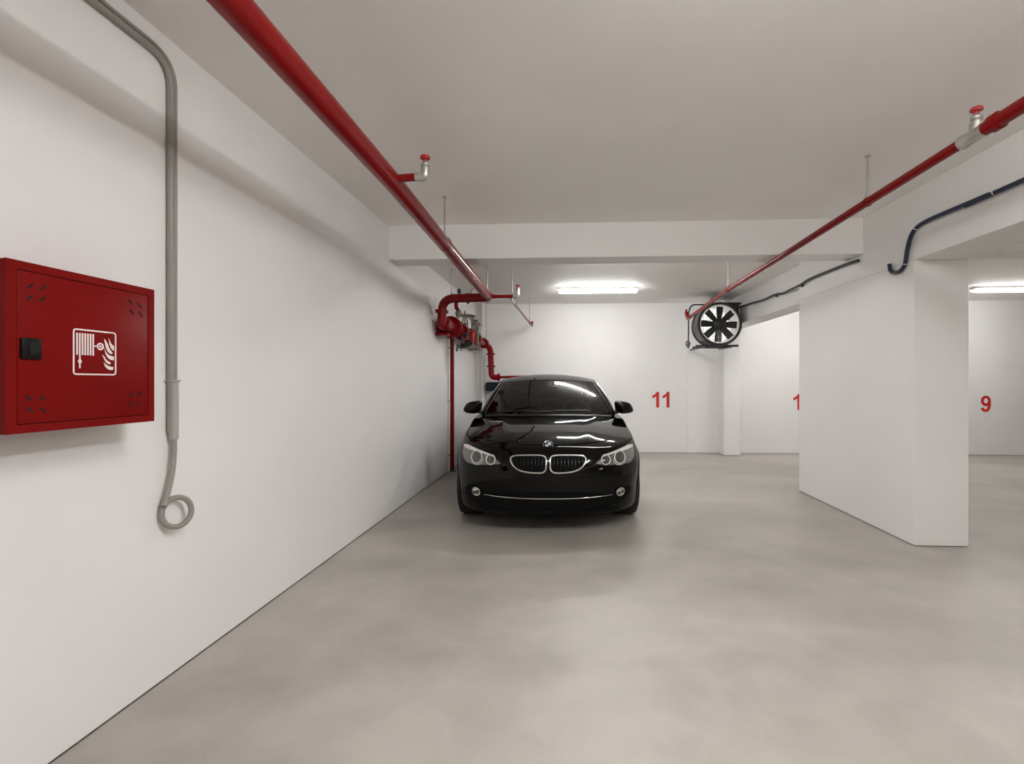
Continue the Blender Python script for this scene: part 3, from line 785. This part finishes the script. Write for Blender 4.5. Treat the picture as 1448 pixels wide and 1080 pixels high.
# lower intake, skirt lip
inl = [(-.60, .355), (-.30, .385), (0, .39), (.30, .385), (.60, .355), (.63, .33), (.56, .255), (.30, .228), (0, .224), (-.30, .228), (-.56, .255), (-.63, .33)]
patch(inl, .004, smooth=5).build('lower_intake', M['mesh'], car, local=True)
for sg in (-1, 1):
    fl = [(sg*.585, .395), (sg*.64, .420), (sg*.715, .415), (sg*.755, .375), (sg*.72, .315), (sg*.64, .270), (sg*.575, .275), (sg*.60, .335)]
    patch(fl, .004, smooth=5).build('fog_lamp_recess', M['mesh'], car, local=True)
MB().tube([front(-.560+1.12*k/40, .337+.020*(abs(-1+k/20))**2.2, .011) for k in range(41)], [.0025+.0024*min(1, min(k, 40-k)/6) for k in range(41)], 8).build('chrome_strip', M['chrome'], car, local=True)
MB().tube([front(-.62+1.24*k/40, .212+.012*(abs(-1+k/20))**3, .002) for k in range(41)], .012, 8).build('front_lip', M['mesh'], car, local=True)
# kidney grilles
def kid(sg):
    P = [(.018, .635), (.020, .676), (.046, .697), (.12, .7015), (.24, .7000), (.298, .694), (.323, .677), (.320, .648), (.294, .610), (.246, .580), (.170, .564), (.075, .560), (.040, .567), (.020, .590)]
    return [(sg*a, b) for a, b in P]
for sg in (-1, 1):
    k2 = [(p.x, p.y) for p in catmull([Vector((a, b, 0)) for a, b in kid(sg)], 5, closed=True)]
    g = patch(k2, .003).build('kidney_grille', M['mesh'], car, local=True)
    MB().tube([front(a, b, .012) for a, b in k2], .0080, 10, closed=True).build('chrome_surround', M['chrome'], g, local=True)
    for q in range(9):
        x = .050+.031*q
        zs = []
        for (p1, p2) in zip(k2, k2[1:]+k2[:1]):
            a, b = abs(p1[0]), abs(p2[0])
            if (a-x)*(b-x) < 0: zs.append(p1[1]+(p2[1]-p1[1])*(x-a)/(b-a))
        if len(zs) >= 2:
            z0_, z1_ = min(zs)+.006, max(zs)-.006
            mb = MB(); mb.tube([front(sg*x, z0_+(z1_-z0_)*t/6, .006+.004*math.sin(PI*t/6)) for t in range(7)], .0046, 6)
            mb.build('grille_bar', M['bar'], g, local=True)
# headlights
for sg in (-1, 1):
    HP = [(.423, .619), (.452, .668), (.480, .698), (.540, .715), (.620, .735), (.700, .752), (.765, .765), (.812, .760), (.838, .735), (.842, .690), (.820, .648), (.770, .617), (.700, .600), (.610, .597), (.510, .603)]
    hx = lambda a: a if a < .6 else .6+(a-.6)*.83
    HP[0] = (.412, .630); HP = [(sg*hx(a), b+(.012 if b < .61 else 0)) for a, b in HP]
    hp = [(p.x, p.y) for p in catmull([Vector((a, b, 0)) for a, b in HP], 4, closed=True)]
    hl = patch(hp, .005, rings=12).build('headlight', M['lampshell'], car, local=True, angle=60)
    MB().tube([front(a, b, .006) for a, b in hp], .0042, 8, closed=True).build('lamp_gasket', M['trimblack'], hl, local=True)
    BP = [(.470, .693), (.540, .712), (.620, .732), (.700, .750), (.765, .762), (.815, .756), (.822, .742), (.780, .733), (.700, .722), (.620, .711), (.540, .699), (.490, .686)]
    patch([(sg*hx(a), b) for a, b in BP], .011, smooth=3, rings=6).build('light_bar', M['brow'], hl, local=True)
    for (cx, cz, rad) in ((.632, .670, .050), (.502, .659, .039)):
        c0 = front(sg*cx, cz, .010)
        ring = [(sg*cx+math.cos(2*PI*k/40)*rad, cz+math.sin(2*PI*k/40)*rad) for k in range(40)]
        MB().tube([front(a, b, .012) for a, b in ring], .0060, 8, closed=True).build('light_ring', M['ring'], hl, local=True)
        inner = [(sg*cx+math.cos(2*PI*k/32)*rad*.86, cz+math.sin(2*PI*k/32)*rad*.86) for k in range(32)]
        patch(inner, .007, rings=6, dome=.008).build('projector', M['lens'], hl, local=True)
    low = [(sg*(.632+math.cos(a)*.066), .664+math.sin(a)*.056) for a in [PI*(1.02)+PI*.75*k/14 for k in range(15)]]
    MB().tube([front(a, b, .010) for a, b in low], .0030, 6).build('reflector_edge', M['ring'], hl, local=True)
    fg = patch([(sg*.636+.035*math.cos(2*PI*k/28), .372+.035*math.sin(2*PI*k/28)) for k in range(28)], .010, rings=5, dome=.008).build('fog_lamp', M['satinchrome'], car, local=True)
    patch([(sg*.636+.015+.015*math.cos(2*PI*k/16), .374+.018*math.sin(2*PI*k/16)) for k in range(16)], .019, rings=3).build('reflector', M['lens'], fg, local=True)
    patch([(sg*.636-.015+.015*math.cos(2*PI*k/16), .364+.014*math.sin(2*PI*k/16)) for k in range(16)], .019, rings=3).build('reflector', M['lens'], fg, local=True)
    MB().tube([front(sg*.636+.037*math.cos(2*PI*k/28), .372+.037*math.sin(2*PI*k/28), .010) for k in range(28)], .004, 6, closed=True).build('fog_lamp_ring', M['chrome'], fg, local=True)

# roundel on the nose of the hood
h, nrm, _, _ = BV.ray_cast(Vector((0, .150, 3)), Vector((0, 0, -1)))
nrm = Vector((0, -math.sin(R(52)), math.cos(R(52))))
rc = Vector((0, .142, ztop(0, .142)+.010)); ru = Vector((1, 0, 0)); rv = nrm.cross(ru)
if rv.z < 0: rv = -rv
ef = lambda u, v, d: rc + ru*u + rv*v + nrm*d
em = MB().lathe([(0, -.012), (.044, -.012), (.044, .004), (.040, .006), (0, .006)], rc, nrm, 36).build('emblem', M['trimblack'], car, local=True)
MB().torus(rc+nrm*.005, nrm, .0425, .0025, 40, 8).torus(rc+nrm*.0062, nrm, .0255, .0014, 36, 6).build('emblem_ring', M['chrome'], em, local=True)
for q in range(4):
    pol = [(0, 0)]+[(.025*math.cos(PI/2*q+PI/2*k/8), .025*math.sin(PI/2*q+PI/2*k/8)) for k in range(9)]
    MB().prism(pol, lambda u, v, d: ef(u, v, .006+d), .0012).build('emblem_quarter', M['blue'] if q in (1, 3) else M['white'], em, local=True)
STROKES = {'B': [[(0, 0), (0, 1)], [(0, 1), (.5, .95), (.55, .75), (.45, .55), (0, .52)], [(.4, .52), (.62, .4), (.62, .15), (.45, 0), (0, 0)]],
           'M': [[(0, 0), (0, 1)], [(0, 1), (.4, .3), (.8, 1)], [(.8, 1), (.8, 0)]],
           'W': [[(0, 1), (.22, 0)], [(.22, 0), (.45, .8)], [(.45, .8), (.68, 0)], [(.68, 0), (.9, 1)]]}
mb = MB()
for ch, ang, wd in (('B', 135, .62), ('M', 90, .8), ('W', 45, .9)):
    a = R(ang); c0 = Vector((math.cos(a), math.sin(a)))*.034; rot = a-PI/2
    for st in STROKES[ch]:
        pp = []
        for (u, v) in st:
            lx, ly = (u-wd/2)*.011, (v-.5)*.011
            pp.append((c0.x+lx*math.cos(rot)-ly*math.sin(rot), c0.y+lx*math.sin(rot)+ly*math.cos(rot)))
        mb.ribbon(pp, .0022, lambda u, v, d: ef(u, v, .006+d), .0008)
mb.build('emblem_lettering', M['white'], em, local=True, smooth=False)

# ---------------- cabin
base = dict(yf=1.52, bow=.30, a=.775, yc=4.36, bowr=.18, c=.70, zf=.962, za=.965, zs=.975, zr=1.035, bulge=.055)
topp = dict(yf=2.28, bow=.17, a=.595, yc=3.80, bowr=.12, c=.545, zf=1.368, za=1.338, zs=1.385, zr=1.385, bulge=.045)
NF, NA, NS, NC, NR = 30, 4, 44, 5, 22
def cabin_ring(v):
    g = lambda k: base[k]+(topp[k]-base[k])*v
    out = []; ya = g('yf')+g('bow'); yc = g('yc')-g('bowr'); a, c = g('a'), g('c')
    bl = 4*v*(1-v)
    for k in range(NF):                      # windscreen, from -a to a
        u = -1+2*k/NF
        out.append(Vector((a*u, g('yf')+g('bow')*abs(u)**2.1-.035*bl, g('zf')+(g('za')-g('zf'))*abs(u)**2.2+.012*bl)))
    pa = Vector((a, ya-.035*bl, g('za')+.012*bl))
    xs = lambda t: a+.055+(c+.045-a-.055)*t + g('bulge')*math.sin(PI*min(1, t*1.05))*.9+.022*bl
    zs_ = lambda t: (g('za') + (g('zr')-g('za'))*t) + (g('zs')-(g('za')+g('zr'))/2)*math.sin(PI*t) - .006
    sidep = lambda t: Vector((xs(t), ya+.09+(yc-.10-ya-.09)*t, zs_(t)))
    p1 = sidep(0)
    for k in range(NA): t = k/NA; m_ = Vector((p1.x-.006, pa.y+.012, (pa.z+p1.z)/2)); out.append(pa*(1-t)**2+m_*2*t*(1-t)+p1*t*t)
    for k in range(NS): out.append(sidep(k/NS))
    p2 = sidep(1); p3 = Vector((c-.02, yc, g('zr')))
    for k in range(NC): t = k/NC; m_ = Vector((p2.x-.01, p3.y-.02, p2.z)); out.append(p2*(1-t)**2+m_*2*t*(1-t)+p3*t*t)
    for k in range(NR//2+1):
        u = 1-2*k/NR; out.append(Vector(((c-.02)*u, yc+g('bowr')*(1-abs(u)**2.1), g('zr')+.02*(1-u*u)*v)))
    half = out[NF//2:]           # from centre front, right side, to centre rear
    ring = half[:]
    for p in half[-2:0:-1]: ring.append(Vector((-p.x, p.y, p.z)))
    return ring
LV = [0, .03, .07, .14, .22, .31, .40, .5, .6, .69, .78, .86, .92, .96, 1.0]
rings = [cabin_ring(v) for v in LV]
rings.insert(0, [Vector((p.x*1.0, p.y, p.z-.10)) for p in rings[0]])
VV = [-.1]+LV
tr = rings[-1]; 
for s_ in (.975, .95, .91, .85, .77, .67, .55, .42, .28, .14):
    rr_ = []
    for p in tr: rr_.append(Vector((p.x*s_, 3.02+(p.y-3.02)*s_, p.z+(1.452-p.z)*(1-s_**2.1))))
    rings.append(rr_); VV.append(2)
m = len(rings[0]); idx_half = m//2
bm = bmesh.new(); RV = [[bm.verts.new(p) for p in r_] for r_ in rings]
a_end = NF//2; s0 = a_end+NA; s1 = s0+NS; r0 = s1+NC
def seg_of(k):                       # mirrored index
    if k >= idx_half: k = m-1-k
    if k < a_end: return 'front'
    if k < s0: return 'A'
    if k < s1: return ('s', k-s0)
    if k < r0: return 'C'
    return 'rear'
groups = {}
for i in range(len(rings)-1):
    for k in range(m):
        quad = (RV[i][k], RV[i][(k+1) % m], RV[i+1][(k+1) % m], RV[i+1][k])
        f = bm.faces.new(quad); sname = seg_of(k); left = k >= idx_half
        v0, v1 = VV[i], VV[i+1]
        key = 'roof'
        if v0 >= .0 and v1 <= .97:
            if sname == 'front' and v0 >= 0: key = 'windscreen'
            elif sname == 'rear' and v0 >= .06: key = 'rear'
            elif isinstance(sname, tuple) and .06 < v0 and v1 < .93:
                q = sname[1]
                if 1 <= q <= 19: key = ('sideF', left)
                elif 22 <= q <= 38: key = ('sideR', left)
        groups.setdefault(key, []).append((i, k))
bm.faces.new(RV[-1])
bm.free()
def cabin_obj(key, name, mat, off=0.):
    mb = MB(); vs = {}
    def V(i, k):
        if (i, k) not in vs: vs[(i, k)] = mb.bm.verts.new(rings[i][k])
        return vs[(i, k)]
    for (i, k) in groups[key]: mb.bm.faces.new((V(i, k), V(i, (k+1) % m), V(i+1, (k+1) % m), V(i+1, k)))
    if key == 'roof': mb.bm.faces.new([V(len(rings)-1, k) for k in range(m)])
    return mb.build(name, mat, car, local=True, angle=50)
cabin_obj('roof', 'roof_shell', M['paint'])
cabin_obj('windscreen', 'windscreen', M['glass'])
cabin_obj('rear', 'rear_window', M['glass'])
for lf in (False, True):
    cabin_obj(('sideF', lf), 'side_window', M['glass']); cabin_obj(('sideR', lf), 'side_window', M['glass'])
# thin bright tubes added as the highlight on the screen pillar edges
for sg in (0, 1):
    line = [rings[i][s0-1 if sg == 0 else m-(s0-1)] for i in range(2, len(LV))]
    MB().tube([p+Vector(((1 if sg == 0 else -1)*.004, -.002, .003)) for p in line], .0045, 6).build('pillar_highlight', M['satinchrome'], car, local=True)
    line = [rings[i][a_end if sg == 0 else m-a_end] for i in range(1, len(LV)+1)]
    MB().tube([p+Vector((0, -.003, .003)) for p in line], .007, 6).build('windscreen_seal', M['trimblack'], car, local=True)
cw = [Vector((.77*u, 1.50+.30*abs(u)**2.1, 0)) for u in [-1+2*k/30 for k in range(31)]]
mb = MB(); g2 = []
for (dy, dz) in ((-.10, -.012), (-.06, .004), (.02, .010), (.05, .016)):
    g2.append([mb.bm.verts.new((p.x, p.y+dy, ztops(p.x, p.y+dy)+.004+dz)) for p in cw])
for i in range(3):
    for k in range(30): mb.bm.faces.new((g2[i][k], g2[i][k+1], g2[i+1][k+1], g2[i+1][k]))
mb.build('cowl', M['trimblack'], car, local=True)
# wipers
for (xa, xb, ya_, yb_, za, zb) in ((-.18, .46, 1.49, 1.585, .985, 1.003), (-.62, -.02, 1.62, 1.525, .985, .997)):
    mb = MB(); mb.tube([(xa, ya_, za), ((xa+xb)/2, (ya_+yb_)/2-.02, (za+zb)/2+.014), (xb, yb_, zb)], .008, 8)
    mb.tube([(xa-.02, ya_+.01, za-.004), ((xa+xb)/2, (ya_+yb_)/2, (za+zb)/2+.002), (xb+.06, yb_+.01, zb-.002)], .005, 6)
    mb.build('wiper', M['trimblack'], car, local=True)
# mirrors
for sg in (-1, 1):
    MIR = [(.838, .985), (.828, 1.03), (.822, 1.085), (.850, 1.108), (.93, 1.102), (1.005, 1.080), (1.045, 1.025), (1.052, .985), (1.01, .958), (.91, .950)]
    mp_ = [(p.x, p.y) for p in catmull([Vector((a, b, 0)) for a, b in MIR], 4, closed=True)]
    cx, cz = .94, 1.025
    mb = MB(); prev = None; nn = len(mp_)
    for (s_, y_) in ((.30, -.085), (.55, -.078), (.78, -.058), (.93, -.028), (1.0, .01), (1.0, .05), (.95, .075), (.90, .075)):
        ring = [mb.bm.verts.new((sg*(cx+(a-cx)*s_), 1.86+y_+(.05*(a-.84)), cz+(b-cz)*s_)) for a, b in mp_]
        if prev is None: mb.bm.faces.new(ring)
        else:
            for i in range(nn): mb.bm.faces.new((prev[i], prev[(i+1) % nn], ring[(i+1) % nn], ring[i]))
        prev = ring
    mb.bm.faces.new(prev)
    mr = mb.build('door_mirror', M['paint'], car, local=True, angle=60)
    MB().tube([(sg*.80, 1.90, .965), (sg*.85, 1.87, .972), (sg*.90, 1.865, .985)], [.03, .022, .02], 10).build('mirror_arm', M['trimblack'], mr, local=True)
    MB().prism([(a*.0+cx+(a-cx)*.88, cz+(b-cz)*.88) for a, b in mp_], lambda u, v, d: Vector((sg*u, 1.936+.05*(u-.84)+d, v)), .003).build('mirror_glass', M['chrome'], mr, local=True)
# wheels
def wheel(x, y, sg):
    t_ = MB().lathe([(.225, -.12), (.300, -.122), (.325, -.112), (.335, -.085), (.335, .085), (.325, .112), (.300, .122), (.225, .12)], (x, y, .335), (sg, 0, 0), 48, closed=True)
    for q in (-.05, 0, .05): pass
    ty = t_.build('tyre', M['tyre'], car, local=True)
    rm = MB().lathe([(.228, -.11), (.228, .11), (.215, .112), (.205, .06), (.205, -.11)], (x, y, .335), (sg, 0, 0), 40, closed=True)
    for k in range(10):
        a = 2*PI*k/10; dr = Vector((0, math.cos(a), math.sin(a)))
        rm.tube([Vector((x+sg*.095, y, .335))+dr*.05, Vector((x+sg*.085, y, .335))+dr*.13, Vector((x+sg*.075, y, .335))+dr*.212], [.026, .018, .022], 8)
    rm.lathe([(0, .105), (.035, .105), (.065, .095), (.07, .06), (0, .06)], (x, y, .335), (sg, 0, 0), 24)
    rm.build('rim', M['rim'], ty, local=True)
    MB().lathe([(0, -.02), (.165, -.02), (.165, .01), (0, .01)], (x, y, .335), (sg, 0, 0), 28).build('brake_disc', M['greymetal'], ty, local=True)
for (ya, _) in AX:
    for sg in (-1, 1): wheel(sg*.768, ya, sg)
# cabin fittings
MB().lohi((-.72, 1.72, .70), (.72, 2.15, .955), .05, 3).build('dashboard', M['interior'], car, local=True)
MB().lohi((-.78, 1.95, .28), (.78, 4.0, .34), .01).build('cabin_floor', M['interior'], car, local=True)
sw = MB().torus((.37, 2.30, .93), (0, -.9, .42), .185, .017, 40, 10)
sw.lathe([(0, -.02), (.06, -.02), (.075, .0), (.06, .03), (0, .035)], (.37, 2.30, .93), (0, -.9, .42), 24)
for a in (0, PI, -PI/2):
    ux, uy, _u = frame_for((0, -.9, .42)); dr = ux*math.cos(a)+uy*math.sin(a); c0 = Vector((.37, 2.30, .93))
    sw.tube([c0+dr*.05, c0+dr*.18], .018, 8)
sw.build('steering_wheel', M['wheelgrey'], car, local=True)
for sg in (-1, 1):
    st = MB()
    st.lohi((sg*.37-.26, 2.45, .36), (sg*.37+.26, 2.98, .54), .07, 3)
    st.box((sg*.37, 3.03, .80), (.50, .17, .66), .075, Matrix.Rotation(R(-14), 3, 'X'), 3)
    s1_ = st.build('seat', M['seat'], car, local=True)
    MB().box((sg*.37, 3.15, 1.20), (.27, .11, .17), .045, Matrix.Rotation(R(-8), 3, 'X'), 3).cyl((sg*.37-.06, 3.13, 1.02), (sg*.37-.06, 3.15, 1.2), .008, 8).cyl((sg*.37+.06, 3.13, 1.02), (sg*.37+.06, 3.15, 1.2), .008, 8).build('headrest', M['seat'], s1_, local=True)
MB().lohi((-.66, 3.56, .36), (.66, 3.90, .54), .05).box((0, 3.98, .78), (1.30, .16, .56), .06, Matrix.Rotation(R(-18), 3, 'X'), 3).build('rear_bench', M['seat'], car, local=True)
MB().box((0, 2.36, 1.255), (.25, .035, .075), .016, Matrix.Rotation(R(8), 3, 'X')).cyl((0, 2.37, 1.27), (0, 2.36, 1.36), .012, 8).lohi((-.05, 2.33, 1.295), (.05, 2.40, 1.345), .01).build('rear_view_mirror', M['interior'], car, local=True)

# ------------------------------------------------------------------ world and view
w = bpy.data.worlds.new('world'); SC.world = w; w.use_nodes = True
w.node_tree.nodes['Background'].inputs[0].default_value = (0, 0, 0, 1)
w.node_tree.nodes['Background'].inputs[1].default_value = 0
SC.view_settings.view_transform = 'Standard'; SC.view_settings.look = 'None'
SC.view_settings.gamma = 1; SC.view_settings.use_curve_mapping = False
SC.view_settings.exposure = 2.62
SC.cycles.use_denoising = True
SC.cycles.max_bounces = 14; SC.cycles.diffuse_bounces = 10; SC.cycles.transparent_max_bounces = 12
SC.cycles.sample_clamp_indirect = 6
